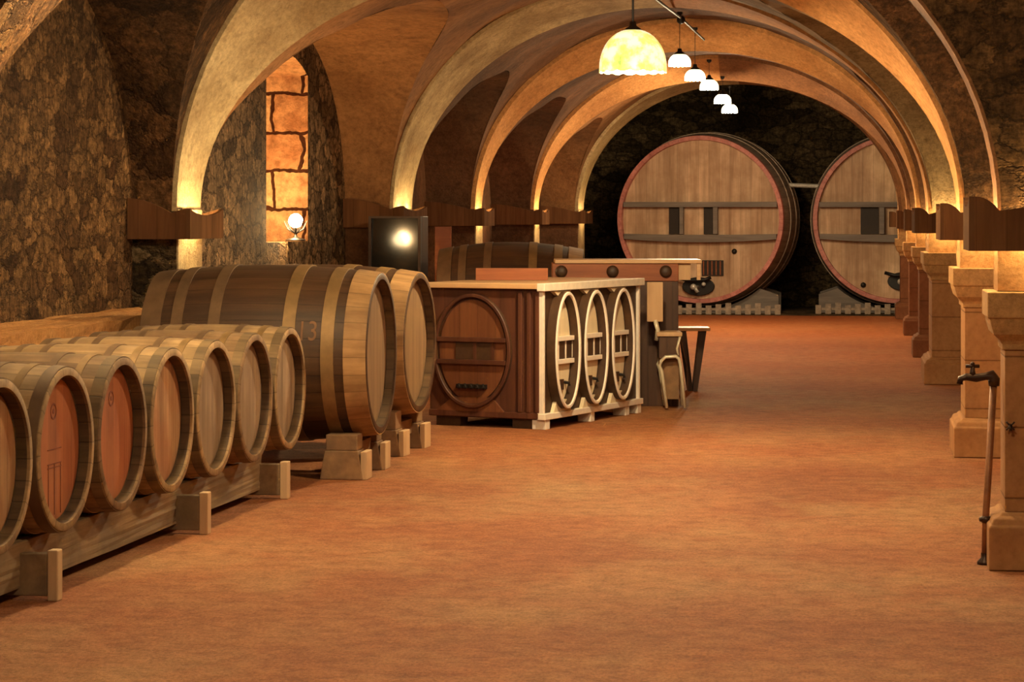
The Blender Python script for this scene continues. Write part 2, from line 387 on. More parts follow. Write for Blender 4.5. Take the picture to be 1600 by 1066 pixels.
def bay(idx, A, B, u0, u1, Rl, mweb, mwall_l, mwall_r, nich=None, mright=None):
    """web of the cross vault between rib far-curve A and rib near-curve B"""
    NT_=36; ex=2.9 if idx==1 else 2.2; uc,h=(u0+u1)/2,(u1-u0)/2
    zs=lambda t: 1.585
    def zl(u): 
        q=max(0,1-abs((u-uc)/h)**ex); return 1.585+Rl*math.sqrt(q)
    ts=[(1-math.cos(PI*k/NT_))/2 for k in range(NT_+1)]
    bm=NB(); web=[]; Lc,Rc=[],[]
    for t in ts:
        u=u0+(u1-u0)*t; P=[a.lerp(b,t) for a,b in zip(A,B)]
        z=zl(u)
        half=len(P)//2
        def cut(Q):   # Q runs from the foot to the crown; keep the part above z
            for k in range(len(Q)-1):
                if Q[k+1].z>=z:
                    f=max(0,(z-Q[k].z)/(Q[k+1].z-Q[k].z+1e-9)); p=Q[k].lerp(Q[k+1],min(1,f)); return [p]+Q[k+1:]
            return [Q[-1]]
        def resamp(Q,n):
            L=[0]
            for a,b in zip(Q,Q[1:]): L.append(L[-1]+(b-a).length)
            out=[]
            for k in range(n+1):
                s=L[-1]*k/n; j=0
                while j<len(L)-2 and L[j+1]<s: j+=1
                seg=L[j+1]-L[j] if len(Q)>1 else 1
                out.append(Q[j].lerp(Q[j+1],(s-L[j])/seg if seg>1e-9 else 0) if len(Q)>1 else Q[0].copy())
            return out
        l=resamp(cut(P[:half+1]),20); r=resamp(cut(P[::-1][:half+1]),20)
        web.append(l+r[::-1][1:]); Lc.append(l[0]); Rc.append(r[0])
    for a,b in zip(web,web[1:]): strip(bm,a,b)
    bmesh.ops.remove_doubles(bm,verts=bm.verts,dist=1e-4)
    for v in bm.verts: v.co.z+= .012*math.sin(v.co.x*7+v.co.y*5)
    if mright:
        bmr=bm.copy(); xm=-1.80
        bmesh.ops.delete(bm,geom=[f for f in bm.faces if f.calc_center_median().x>xm],context='FACES')
        bmesh.ops.delete(bmr,geom=[f for f in bmr.faces if f.calc_center_median().x<=xm],context='FACES')
        struct('ceiling',bmr,mright,smooth=True)
    struct('ceiling',bm,mweb,smooth=True)
    for side,Cc,Wx in ((-1,Lc,WL),(1,Rc,WR)):
        bm=NB(); Wc=[Vector((Wx,p.y,zl(p.y))) for p in Cc]
        m2=[a.lerp(b,.5) for a,b in zip(Cc,Wc)]
        strip(bm,Cc,m2); strip(bm,m2,Wc); bmesh.ops.remove_doubles(bm,verts=bm.verts,dist=1e-4)
        struct('ceiling',bm,mright if (mright and side>0) else mweb,smooth=True)
        # lunette wall
        bm=NB(); mw=mwall_l if side<0 else mwall_r
        if side<0 and nich:
            n0,n1,zt,zb,dp=nich
            us=sorted(set([p.y for p in Cc]+[n0,n1]))
            arch=lambda u: zt-.30*((u-(n0+n1)/2)/((n1-n0)/2))**2*.5
            for a,b in zip(us,us[1:]):
                inn = a>=n0-1e-6 and b<=n1+1e-6
                segs=[((0,0),(zb,zb)),((arch(a),arch(b)),(zl(a),zl(b)))] if inn else [((0,0),(zl(a),zl(b)))]
                for (p,q),(r_,s_) in segs:
                    vs=[bm.verts.new(c) for c in ((Wx,a,p),(Wx,b,q),(Wx,b,s_),(Wx,a,r_))]
                    bm.faces.new(vs)
            struct('wall_left' ,bm,mw)
            # embrasure: sides, sill, soffit, back
            bj=NB(); bs=NB()
            for uu,bq in ((n0,bs),(n1,bj)):
                vs=[bq.verts.new(c) for c in ((Wx,uu,zb),(Wx-dp,uu,zb),(Wx-dp,uu,arch(uu)),(Wx,uu,arch(uu)))]; bq.faces.new(vs)
            vs=[bs.verts.new(c) for c in ((Wx,n0,zb),(Wx,n1,zb),(Wx-dp,n1,zb),(Wx-dp,n0,zb))]; bs.faces.new(vs)
            vs=[bj.verts.new(c) for c in ((Wx-dp,n0,zb),(Wx-dp,n1,zb),(Wx-dp,n1,zt),(Wx-dp,n0,zt))]; bj.faces.new(vs)
            k_=[n0+(n1-n0)*j/8 for j in range(9)]
            strip(bj,[Vector((Wx,q,arch(q))) for q in k_],[Vector((Wx-dp,q,arch(q))) for q in k_])
            struct('wall_left',bj,M['block']); struct('wall_left',bs,M['rubble_tall'])
        else:
            us=[p.y for p in Cc]
            for a,b in zip(us,us[1:]):
                vs=[bm.verts.new(c) for c in ((Wx,a,0),(Wx,b,0),(Wx,b,zl(b)),(Wx,a,zl(a)))]; bm.faces.new(vs)
            struct('wall_left' if side<0 else 'wall_right',bm,mw)
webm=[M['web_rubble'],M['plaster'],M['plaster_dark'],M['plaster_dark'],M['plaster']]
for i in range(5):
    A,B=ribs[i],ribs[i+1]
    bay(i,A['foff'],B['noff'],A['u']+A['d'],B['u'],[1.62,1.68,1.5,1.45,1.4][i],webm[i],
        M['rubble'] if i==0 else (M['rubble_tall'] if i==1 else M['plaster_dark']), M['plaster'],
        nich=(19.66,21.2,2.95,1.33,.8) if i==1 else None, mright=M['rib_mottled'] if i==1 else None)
# near end wall in which the first rib stands, and the side walls of the space in front of it
bm=NB(); N=ribs[0]['noff']; out=[]
for p in N:
    c=(N[0]+N[-1])/2; d=p-c; k=1e9
    if d.x>1e-6: k=min(k,(3.2-c.x)/d.x)
    if d.x<-1e-6: k=min(k,(WL-c.x)/d.x)
    if d.z>1e-6: k=min(k,(5.2-c.z)/d.z)
    out.append(c+d*k)
strip(bm,N,out); 
for x0,x1,zz0 in ((WL,N[0].x,0),(N[-1].x,WR+.02,1.23),(WR+.02,3.2,0)):
    vs=[bm.verts.new(c) for c in ((x0,10.88,zz0),(x1,10.88,zz0),(x1,10.88,N[0].z),(x0,10.88,N[0].z))]; bm.faces.new(vs)
struct('wall_front',bm,M['rubble'])
bm=NB(); box(bm,WL-.2,WL,-3,10.87,0,5.2); struct('wall_left',bm,M['rubble'])
bm=NB(); box(bm,3.2,3.4,-3,10.87,0,5.2); struct('wall_right',bm,M['rubble'])
# floor
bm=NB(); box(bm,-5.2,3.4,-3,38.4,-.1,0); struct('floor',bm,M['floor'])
# end room
bm=NB(); box(bm,-7,5,42.6,42.8,-.1,5.6); struct('wall_back',bm,M['dark_rubble'])
bm=NB(); box(bm,-7,5,38.4,42.6,-.1,0); struct('floor',bm,M['dark_rubble'])
bm=NB(); box(bm,-7.2,-7,38.1,42.8,-.1,5.6); struct('wall_left',bm,M['dark_rubble'])
bm=NB(); box(bm,5,5.2,38.1,42.8,-.1,5.6); struct('wall_right',bm,M['dark_rubble'])
bm=NB()
A=[];B=[]
for k in range(25):
    a=PI/2*k/24; A.append(Vector((-7,38.12+4.6*math.sin(a),3.9+1.9*math.cos(a)))); B.append(Vector((5,38.12+4.6*math.sin(a),3.9+1.9*math.cos(a))))
strip(bm,A,B); struct('ceiling',bm,M['dark_rubble'],smooth=True)
bm=NB(); Fo=ribs[5]['foff']; c=(Fo[0]+Fo[-1])/2; out=[]
for p in Fo:
    d=p-c; k=1e9
    if d.x>1e-6: k=min(k,(5-c.x)/d.x)
    if d.x<-1e-6: k=min(k,(-7-c.x)/d.x)
    if d.z>1e-6: k=min(k,(5.6-c.z)/d.z)
    out.append(c+d*k)
strip(bm,Fo,out)
ue=ribs[5]['u']+ribs[5]['d']
for x0,x1,zz0 in ((-7,Fo[0].x,0),(Fo[-1].x,WR+.02,1.23),(WR+.02,5,0)):
    vs=[bm.verts.new(c) for c in ((x0,ue,zz0),(x1,ue,zz0),(x1,ue,Fo[0].z),(x0,ue,Fo[0].z))]; bm.faces.new(vs)
struct('wall_inner',bm,M['dark_rubble'])
# stone bench along the left wall
bm=NB(); gbox(bm,WL-.02,WL+.50,11.3,15.88,0,.93,(14,14,14),.012); struct('trim_bench',bm,M['bench'])

# ---------- light ----------
def plight(name, loc, pw, r=.03, col=(1,.72,.36)):
    l=bpy.data.lights.new(name,'POINT'); l.energy=pw; l.shadow_soft_size=r; l.color=col
    o=bpy.data.objects.new(name,l); C.objects.link(o); o.location=loc; return o
# ---------- wooden sconces wrapped round the piers ----------
ordn=['nearest','second nearest','third','fourth','fifth','farthest']
def sconce(i,side):
    R=ribs[i]; u,d=R['u'],R['d']; g=.13
    Xp=R['XL'] if side<0 else R['XR']; s=-side     # s: direction towards the aisle
    wall=WL if side<0 else (WR if i else 1.6)
    dz=0.0 if i<2 else .05
    if side>0: dz=0 if i<2 else .0
    zb=1.395+dz; z0=1.5
    lab='dark wooden light box round the %s %s pier, scalloped top edge'%(('left' if side<0 else 'right'),
        {0:'foremost',1:'second',2:'third',3:'fourth',4:'fifth',5:'last'}[i])
    if side<0:
        lab={1:'large dark wooden light box on the pier left of the stone niche',2:'dark wooden light box on the pier behind the black glass cabinet',
             3:'dark wooden light box on the slim left pier just behind the dark lying cask',4:'small dark wooden light box on the second-last left pier',
             5:'small wooden light box with pale side on the last left pier by the giant cask'}[i]
    else:
        lab={0:'dark wooden light box with V-notched top on the nearest right pier',1:'dark wooden light box on the second right pier, above the curved pale pedestal',
             2:'dark wooden light box on the third right pier, overlapping the right giant cask',3:'small dark wooden light box on the fourth right pier',
             4:'small dark wooden light box on the fifth right pier',5:'tiny dark wooden light box on the last right pier'}[i]
    t=thing('light_box',lab,'light box',(Xp,u,0),0,'wooden light boxes on the piers')
    L=abs(wall-Xp)-.005
    # near board outline (local x: 0 at the pier corner, negative*s towards the wall)
    g0=g; g=g-.0248; pts=[(-s*L,zb),(s*g,zb)]
    hi=1.60 if side<0 else 1.632
    for k in range(7):
        q=k/6; pts.append((s*g*(1-q), hi+dz-(hi-1.57)*q**2.2 if side>0 else hi+dz-.03*q**1.5))
    for k in range(1,11):
        q=k/10; pts.append((-s*L*q, 1.57+dz+(.10 if side<0 else .075)*(1-(1-q)**1.8)))
    g=g0; yb=-g
    bm=NB(); prism(bm,pts,'y',yb,yb+.025); obj('near_board',bm,M['board'],t)
    bm=NB(); ap=[(yb,zb),(d+g,zb)]
    for k in range(13):
        q=k/12; ap.append((d+g-(d+2*g)*q, hi+dz-.045*math.sin(PI*q)**.7))
    prism(bm,ap,'x',s*g,s*(g-.025)); obj('aisle_board',bm,M['board_y'],t)
    bm=NB(); prism(bm,[(-s*L,zb),(s*(g-.0248),zb),(s*(g-.0248),hi+dz),(0,1.57+dz),(-s*L,1.66+dz)],'y',d+g,d+g-.025); obj('far_board',bm,M['board'],t)
    bm=NB(); tube(bm,[(s*.07,.08,zb+.09),(s*.07,d-.08,zb+.09)],.014); obj('lamp_tube',bm,M['tube'],t)
    e=[26,30,30,28,28,28][i]*(1 if side<0 else .8)
    plight('sconce_light',(Xp+s*.065,u+d*.3,zb+.10),e*.5,.02,(1,.74,.33)); plight('sconce_light',(Xp+s*.065,u+d*.7,zb+.10),e*.5,.02,(1,.74,.33))
    if side>0 and i<5:
        plight('sconce_light',(Xp-s*.18,u-.065,zb+.10),e*.35,.02,(1,.74,.33))
for i in range(1,6): sconce(i,-1)
for i in range(0,6): sconce(i,1)

# ---------- sandstone pedestals on the right ----------
plab=['nearest sandstone pedestal behind the standpipe, cut off by the right edge','sandstone pedestal with a curved cap, second from the front',
      'pale narrow sandstone pedestal, third from the front','brown sandstone pedestal, fourth from the front',
      'reddish brown pedestal, fifth from the front beside the orange floor','slim pedestal farthest back beside the right giant cask']
for i,R in enumerate(ribs):
    u,d,X=R['u'],R['d'],R['XR']+.03
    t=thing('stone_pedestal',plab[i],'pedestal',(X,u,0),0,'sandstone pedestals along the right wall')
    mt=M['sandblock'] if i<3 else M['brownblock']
    def sect(bm,prof):
        rings=[]
        for z,p in prof:
            rings.append([bm.verts.new(c) for c in ((-p,-p,z),(WR-X,-p,z),(WR-X,d+p,z),(-p,d+p,z))])
        bm.faces.new(rings[0]); bm.faces.new(rings[-1][::-1])
        for A,B in zip(rings,rings[1:]):
            for k in range(4): bm.faces.new((A[k],A[(k+1)%4],B[(k+1)%4],B[k]))
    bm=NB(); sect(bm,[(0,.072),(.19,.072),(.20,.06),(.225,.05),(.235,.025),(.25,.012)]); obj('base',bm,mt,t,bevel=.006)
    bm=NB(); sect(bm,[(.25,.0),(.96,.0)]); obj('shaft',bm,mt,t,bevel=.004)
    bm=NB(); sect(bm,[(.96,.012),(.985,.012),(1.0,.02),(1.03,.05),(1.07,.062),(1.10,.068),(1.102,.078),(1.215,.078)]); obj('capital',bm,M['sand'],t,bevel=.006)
# ---------- pendant lamps ----------
def pendant(Xc,Z,zb,r,label,bright=False,ceil=3.6,pw=60,hh=.20):
    p=cw(Xc,Z,zb)
    t=thing('pendant_lamp',label,'lamp',p,0,'pendant lamps under the vault')
    bm=NB(); prof=[]
    for k in range(11):
        a=PI/2*k/10; prof.append((r*math.sin(a)**.9 if k else 0.0, hh*math.cos(a)))
    prof2=prof+[(r,-.02)]
    n=48; vs=lathe(bm,prof2,'z',n)
    for v in vs:
        if v.co.z<.005:
            an=math.atan2(v.co.y,v.co.x); v.co.z-= .012*abs(math.sin(an*8))
    s=obj('glass_shade',bm,M['shade_far'] if bright else M['shade'],t,smooth=True)
    sol=s.modifiers.new('sol','SOLIDIFY'); sol.thickness=.006; sol.offset=-1
    bm=NB(); lathe(bm,[(0,hh+.05),(.02,hh+.05),(.025,hh+.02),(.05,hh+.005),(.06,hh-.012)],'z',20); obj('shade_holder',bm,M['black'],t,smooth=True)
    bm=NB(); tube(bm,[(0,0,hh+.04),(0,0,ceil-zb)],.008 if not bright else .0035,8); obj('stem',bm,M['black'],t)
    bm=NB(); lathe(bm,[(0,ceil-zb),(.03,ceil-zb),(.03,ceil-zb-.02),(.012,ceil-zb-.04)],'z',20); obj('ceiling_rose',bm,M['black'],t,smooth=True)
    bm=NB(); ball(bm,(0,0,hh*.45),.045,2,(1,1,1.3)); obj('bulb',bm,M['bulb'],t,smooth=True)
    plight('pendant_light',p+Vector((0,0,-.06)),pw,.08,(1,.78,.46))
L1=16.2
pendant(189/F*L1,L1,EYE+233*L1/F,.226,'large mottled yellow-green glass dome lamp, nearest of the hanging row',False,3.75,230,.262)
fl=[(1062,90,24.6,'first small glaring lamp right of the yellow glass dome'),(1086,113,26.6,'second small glaring lamp right of the yellow glass dome'),
    (1108,128,29.4,'third small glaring lamp right of the yellow glass dome'),(1129,150,32.0,'fourth small glaring lamp in the hanging row'),
    (1140,165,34.3,'last and lowest small glaring lamp of the hanging row')]
cl=[3.62,3.62,3.45,3.4,3.4]
for (px,py,Z,lab),ce in zip(fl,cl):
    pendant((px-800)/F*Z,Z,EYE+(HY-py-6)*Z/F-.02,.115,lab,True,ce,170 if Z>31 else 75,.10)
# added unseen lamps above the frame, off the row, lighting floor, barrels and foreground
for Xc_,Zc_,lb_,pw_ in ((1.15,12.4,'added unseen fill lamp with a glass dome, above the frame over the right pedestals',170),(-1.45,11.6,'added unseen fill lamp with a glass dome, above the frame over the barrel row',165),(.45,7.2,'added unseen fill lamp with a glass dome, above the frame nearest the viewer',125)):
    pendant(Xc_,Zc_,3.05,.2,lb_,False,3.6 if Zc_>8 else 5.2,pw_)
# conduit and junction box under the crown
p0,p1,p2=at(1016,-8,21.0),at(1064,28,24.7),at(1100,62,27.0)
bm=NB(); tube(bm,[p0,p1,p2],.013,8); cd=obj('ceiling_conduit',bm,M['window_dark']); tag(cd,'thin dark electric conduit running under the vault crown','conduit')
bm=NB(); ball(bm,p1-Vector((0,0,.02)),.045,2); jb=obj('junction_box',bm,M['black'],cd,smooth=True)
# ---------- lamp in the stone niche ----------
Zn=20.98; pn=at(462,345,Zn)
t=thing('niche_lamp','small glowing globe lamp on a spiky stand in the stone niche','lamp',(pn.x,pn.y,1.34))
bm=NB(); ball(bm,(0,0,pn.z-1.34),.062,3); obj('globe',bm,M['globe'],t,smooth=True)
bm=NB(); lathe(bm,[(0,0),(.09,0),(.085,.012),(.02,.03),(.012,.05),(.012,.11),(.03,.125),(.03,.14),(0,.14)],'z',20); obj('stand',bm,M['black'],t,smooth=True)
bm=NB()
for k in range(9):
    a=2*PI*k/9; tube(bm,[(0,0,.06),(.07*math.cos(a),.07*math.sin(a),.10),(.10*math.cos(a),.10*math.sin(a),.17)],[.007,.006,.002],6)
obj('spike_rays',bm,M['black'],t)
plight('niche_light',pn+Vector((-.02,-.10,.02)),60,.06,(1,.62,.26))

# ---------- barrels ----------
def barrel(parent,L,Rh,Rb,hoops,mst,mh,mhoop,rec=.055,th=.032,ncross=False,hth=.004,mch=None,hw=.045):
    """lies along local x, head plane at x=0, body towards -x, centred on z=0"""
    def rad(x):
        q=(-x/L-.5)*2; return Rb-(Rb-Rh)*q*q
    bm=NB(); prof=[(Rh-th,-rec-.01),(Rh-th,0),(Rh-.004,0)]
    for k in range(17): x=-L*k/16; prof.append((rad(x),min(x,-.003) if k==0 else x))
    prof+=[(Rh-th,-L),(Rh-th,-L+rec+.01)]
    lathe(bm,prof,'x',64); obj('staves',bm,mst,parent,smooth=True,autos=True)
    bm=NB(); lathe(bm,[(0,-rec),(Rh-th+.002,-rec)],'x',64); h=obj('head',bm,mh,parent)
    bm=NB(); lathe(bm,[(Rh-th-.002,-rec+.001),(Rh-th-.002,-.012)],'x',64); lathe(bm,[(Rh-th-.012,-rec+.002),(Rh-th-.001,-rec+.002)],'x',64)
    obj('croze',bm,M['croze'],parent,smooth=True)
    bm=NB(); lathe(bm,[(0,-L+rec),(Rh-th+.002,-L+rec)],'x',64); obj('head',bm,mh,parent)
    for (x,w,mm) in hoops:
        bm=NB(); x=-x; a=rad(x)+.001; b=rad(x-w)+.001
        lathe(bm,[(a,x),(a+hth,x),(b+hth,x-w),(b,x-w)],'x',64,closed=True); obj('hoop',bm,mm,parent,smooth=True,autos=True)
    return h
D=.67
rowd=Vector((640,3800)).normalized(); rd=cw(rowd.x,rowd.y)
rang=math.atan2(rd.y,rd.x)-PI/2                # row direction vs +Y
B7=at(455,607,20.2*D)
heads=['tan','red','red','tan','grey','grey','grey']
blab=['small barrel cut off by the left edge of the picture, first in the low row','barrel with a reddish head, round mark and ruled lines, second in the low row',
 'barrel with an orange-red head and a small round mark, third in the low row','barrel with a streaked brown and orange head, fourth in the low row',
 'barrel with a plain greyish tan head, fifth in the low row','barrel with a grey-brown head, sixth, next to the end of the low row',
 'last small barrel of the low row, touching the big dark cask']
Bs=[]
for k in range(7):
    p=B7-rd*(.72*(6-k)); 
    t=thing('wine_barrel',blab[k],'barrel',(p.x,p.y,p.z),rang+random.uniform(-.004,.004),'small wine barrels in the low row')
    hp=[(.006,.05,M['hoop_dark'] if k in(1,) else M['chime']),(.12,.035,M['hoop']),(.25,.035,M['hoop_dark']),(.57,.035,M['hoop_dark']),(.70,.035,M['hoop_dark']),(.835,.05,M['hoop_dark'])]
    h=barrel(t,.89,.335,.354,hp,M['stave'] if k%3!=2 else M['stave_dusty'],M['head_'+heads[k]],M['hoop'])
    if k in (1,2):
        bm=NB(); lathe(bm,[(.034,-.056),(.034,-.053),(.027,-.053),(.027,-.056)],'x',24,closed=True)
        lathe(bm,[(0,-.053),(.010,-.053),(.010,-.056)],'x',16)
        bmesh.ops.translate(bm,verts=bm.verts,vec=(0,-.01,.155)); obj('round_mark',bm,M['emblem'],t)
    if k==1:
        bm=NB()
        for y in (-.07,.0,.07): box(bm,-.056,-.053,y-.002,y+.002,-.27,-.06)
        for z in (-.06,-.0,-.075): box(bm,-.056,-.053,-.08,.08,z-.002,z+.002)
        obj('ruled_mark',bm,M['emblem'],t)
    Bs.append(p)
# low timber rail the barrels lie on
o=B7-rd*(.72*6.6)
t=thing('barrel_rail','weathered low timber rail with three pale feet under the small barrels','rail',(o.x,o.y,0),rang)
Lr=.72*6.32
for x in (-.16,-.74):
    bm=NB(); gbox(bm,x-.045,x+.045,-.3,Lr,.05,B7.z-.356,(9,9,9),.003); obj('beam',bm,M['rail'],t)
for px,py in ((70,938),(290,834),(423,779)):
    g=ground(px,py); y=(g-Vector((o.x,o.y,0))).dot(rd)
    bm=NB(); box(bm,-.86,.0,y-.028,y+.028,.02,.19); obj('cross_bearer',bm,M['rail'],t,bevel=.004)
    bm=NB(); box(bm,.001,.045,y-.03,y+.03,0,.205); obj('foot',bm,M['post'],t,bevel=.005)
    bm=NB(); box(bm,-.86,-.78,y-.03,y+.03,0,.02); obj('foot',bm,M['rail'],t,bevel=.005)
# large casks
def cask(loc,Rh,Rb,L,label,rotz=0,text=None,mh=None):
    t=thing('oak_cask',label,'cask',loc,rotz,'large dark casks on cradles')
    hp=[(.004,.13,M['cask_chime']),(.19,.075,M['hoop']),(.42,.075,M['hoop']),(L-.495,.07,M['hoop_dark']),(L-.265,.07,M['hoop_dark']),(L-.13,.126,M['hoop_dark'])]
    barrel(t,L,Rh,Rb,hp,M['cask'],mh or M['head_cask'],M['hoop'],rec=.06,th=.035,hth=.006)
    if text:
        cu=bpy.data.curves.new('painted_number','FONT'); cu.body=text; cu.size=.17; cu.extrude=.0; 
        to=bpy.data.objects.new('tmp',cu); C.objects.link(to); dg=bpy.context.evaluated_depsgraph_get(); dg.update()
        me=bpy.data.meshes.new_from_object(to.evaluated_get(dg)); bpy.data.objects.remove(to)
        bmt=bmesh.new(); bmt.from_mesh(me); bmesh.ops.triangulate(bmt,faces=bmt.faces)
        bmesh.ops.subdivide_edges(bmt,edges=bmt.edges[:],cuts=2)
        for v in bmt.verts:
            x=-.41+v.co.x*.75; zz=.10+v.co.y; q=(-x/L-.5)*2; r=Rb-(Rb-Rh)*q*q+.0035
            a=zz/r; v.co=Vector((x,-r*math.cos(a),r*math.sin(a)))
        o=obj('painted_number',bmt,M['chalk'],t)
    return t
def cradle(loc,Rh,zc,label,rotz=0,L=1.36):
    Rh=Rh+.028
    t=thing('cask_cradle',label,'cradle',(loc[0],loc[1],0),rotz,'timber cradles under the large casks')
    for k,x in enumerate((-.17,-L+.2)):
        for s in (-1,1):
            y=s*.29
            bm=NB(); prism(bm,[(x-.13,0),(x+.13,0),(x+.10,.17),(x-.10,.17)],'y',y-.09,y+.09); o=obj('foot_block',bm,M['cradle'],t,bevel=.006)
            bm=NB(); box(bm,x-.095,x+.095,y-.075,y+.075,.17,zc-math.sqrt(Rh**2-(abs(y)-.075)**2)); obj('upper_block',bm,M['cradle'],t,bevel=.006)
            if k==0:
                bm=NB(); box(bm,x+.115,x+.15,y-.085,y+.085,.0,.165); obj('end_board',bm,M['post'],t,bevel=.004)
        bm=NB(); box(bm,x-.06,x+.06,-.215,.215,.10,.20); obj('saddle_beam',bm,M['cradle'],t,bevel=.004)
c1=at(597,552,14.62); cask(c1,.48,.53,1.37,'big dark oak cask with brass hoops, right behind the small barrel row',0.0,'13')
cradle(c1,.48,c1.z,'stepped timber cradle under the nearer big dark cask')
c2=at(657,535,16.0); cask(c2,.455,.51,1.34,'second big oak cask, half hidden, beside the red-brown cabinet',-.06)
cradle(c2,.455,c2.z,'timber cradle under the half hidden second big cask',-.06)
c3=at(912,460,22.4); tk=cask((c3.x,c3.y,.80),.44,.515,1.33,'dark oak cask lying behind the red-brown cabinet, only its top showing',.10)
cradle(c3,.44,.80,'timber cradle hidden under the cask behind the cabinet',.10)

# ---------- cabinet with carved oval casks ----------
def oval(parent,w,h,y0,mats,face='x',name='oval_relief',cx=0,cz=0,tap=True):
    """relief of a cask front; plane normal local +x ('x', width along y) or -y ('y', width along x)"""
    ring,head,bar,dark,tapm=mats
    def tr(bm):
        if face=='x': m=Matrix.Translation((0,cx,cz))@Matrix(((0,-1,0,0),(1,0,0,0),(0,0,1,0),(0,0,0,1)))
        else: m=Matrix.Translation((cx,y0,cz))
        bmesh.ops.transform(bm,matrix=m,verts=bm.verts)
    # built facing -y : x across, z up
    a,b=w/2,h/2; n=56; dp=.085 if face=='x' else .04
    def ell(bm,prof,sq):
        rings=[]
        for q,y in prof:
            rings.append([bm.verts.new(((a-q)*math.cos(2*PI*k/n),y,(b-q)*math.sin(2*PI*k/n))) for k in range(n)])
        for A,B in zip(rings,rings[1:]):
            for k in range(n): bm.faces.new((A[k],A[(k+1)%n],B[(k+1)%n],B[k]))
        return rings
    bm=NB(); r=ell(bm,[(.045,-.0),(.045,-.012)],0); bm.faces.new(r[1]); tr(bm); hd=obj(name,bm,head,parent)
    bm=NB(); ell(bm,[(0,-dp+.012),(0,-dp+.005),(.005,-dp),(.022,-dp),(.027,-dp+.005),(.028,-dp+.012)],0); tr(bm); obj('ring',bm,ring,hd,smooth=True,autos=True)
    bm=NB(); ell(bm,[(.0285,-dp+.012),(.030,-.010)],0); ell(bm,[(.0,-dp+.012),(.0,0)],0); tr(bm); obj('inner_groove',bm,dark,hd,smooth=True)
    for z in (.085*h/.87,-.085*h/.87):
        ww=(a-.03)*math.sqrt(1-(z/b)**2); bm=NB(); box(bm,-ww,ww,-.042,-.012,z-.017,z+.017); tr(bm); obj('crossbar',bm,bar,hd,bevel=.003)
    for x in (-.52*a,.06*a,.62*a) if face=='x' else (-.2*a,.25*a):
        bm=NB(); box(bm,x-.115*w,x+.115*w,-.02,-.012,-.066*h/.87,.066*h/.87); tr(bm); obj('dark_slot',bm,dark,hd)
        bm=NB(); box(bm,x+.115*w,x+.155*w,-.024,-.012,-.068*h/.87,.068*h/.87); tr(bm); obj('upright',bm,bar,hd)
    if tap:
        bm=NB(); box(bm,-.16*w,.06*w,-.03,-.012,-.34*h,-.25*h); tr(bm); obj('hatch',bm,dark,hd,bevel=.002)
        bm=NB(); tube(bm,[(.16*w,-.012,-.28*h),(.16*w,-.05,-.285*h),(.16*w,-.055,-.31*h)],.012,8); tr(bm); obj('tap',bm,tapm,hd)
    return hd
cg=ground(845,672); CR=-math.radians(18.5)
t=thing('cask_front_cabinet','red-brown cabinet with three white-rimmed carved cask ovals on its side','cabinet',(cg.x,cg.y,0),CR)
Lc_,Wc_,Hc=1.76,.925,1.06
bm=NB(); box(bm,-Wc_,-.02,.02,Lc_-.02,.07,1.02); obj('body',bm,M['case_red'],t,bevel=.004)
bm=NB(); box(bm,-.022,-.004,.03,Lc_-.03,.08,1.01); obj('side_panel',bm,M['case_dark'],t)
for y in (0.0,Lc_-.035):
    bm=NB(); box(bm,-.03,.02,y,y+.03,.07,1.01); obj('corner_post',bm,M['white'],t,bevel=.003)
bm=NB(); box(bm,-Wc_-.03,-.02,-.03,Lc_+.03,1.02,1.06); obj('worktop',bm,M['top_tan'],t,bevel=.005)
bm=NB(); box(bm,-.019,.045,-.03,Lc_+.03,1.005,1.062); obj('worktop_edge',bm,M['top_white'],t,bevel=.005)
bm=NB(); box(bm,-.02,.04,-.01,Lc_+.01,.07,.115); obj('plinth_board',bm,M['white'],t,bevel=.004)
for y in (.02,.80,1.45,1.68):
    bm=NB(); box(bm,-.08,.03,y,y+.07,0,.07); obj('foot',bm,M['white'],t,bevel=.003)
for x in (-.88,-.25):
    bm=NB(); box(bm,x,x+.2,.04,.16,0,.07); obj('foot',bm,M['case_dark'],t)
for k in range(3):
    cy=.305+.50*k
    oval(t,.43,.86,0,(M['white'],M['cream'],M['white'],M['case_dark'],M['black']),'x',cx=cy,cz=.565)
    bm=NB(); prism(bm,[(cy-.15,.115),(cy+.15,.115),(cy+.10,.20),(cy-.10,.20)],'x',0,.03); obj('cradle_relief',bm,M['cream'],t)
    bm=NB(); prism(bm,[(cy-.15,1.0),(cy+.15,1.0),(cy+.05,.955),(cy-.05,.955)],'x',0,.03); obj('cap_relief',bm,M['cream'],t)
oval(t,.64,.84,.018,(M['case_oval_dark'],M['case_oval'],M['case_oval_dark'],M['case_dark'],M['black']),'y',cx=-.56,cz=.56,tap=False)
bm=NB(); prism(bm,[(-.86,.115),(-.30,.115),(-.40,.22),(-.72,.22)],'y',.02,.0); obj('cradle_relief',bm,M['case_oval'],t)
bm=NB()
box(bm,-.68,-.44,-.03,.01,.285,.315)
for k in range(5): ball(bm,(-.66+.05*k,-.02,.30),.022,1)
obj('valve_relief',bm,M['black'],t)
bm=NB(); box(bm,-Wc_,.0,0,.02,.075,.12); obj('plinth_board',bm,M['case_red'],t,bevel=.004)
for x in (-.17,-.10,-.03):
    bm=NB(); box(bm,x-.018,x+.018,-.004,.022,.12,1.0); obj('corner_moulding',bm,M['case_red'],t,bevel=.006)
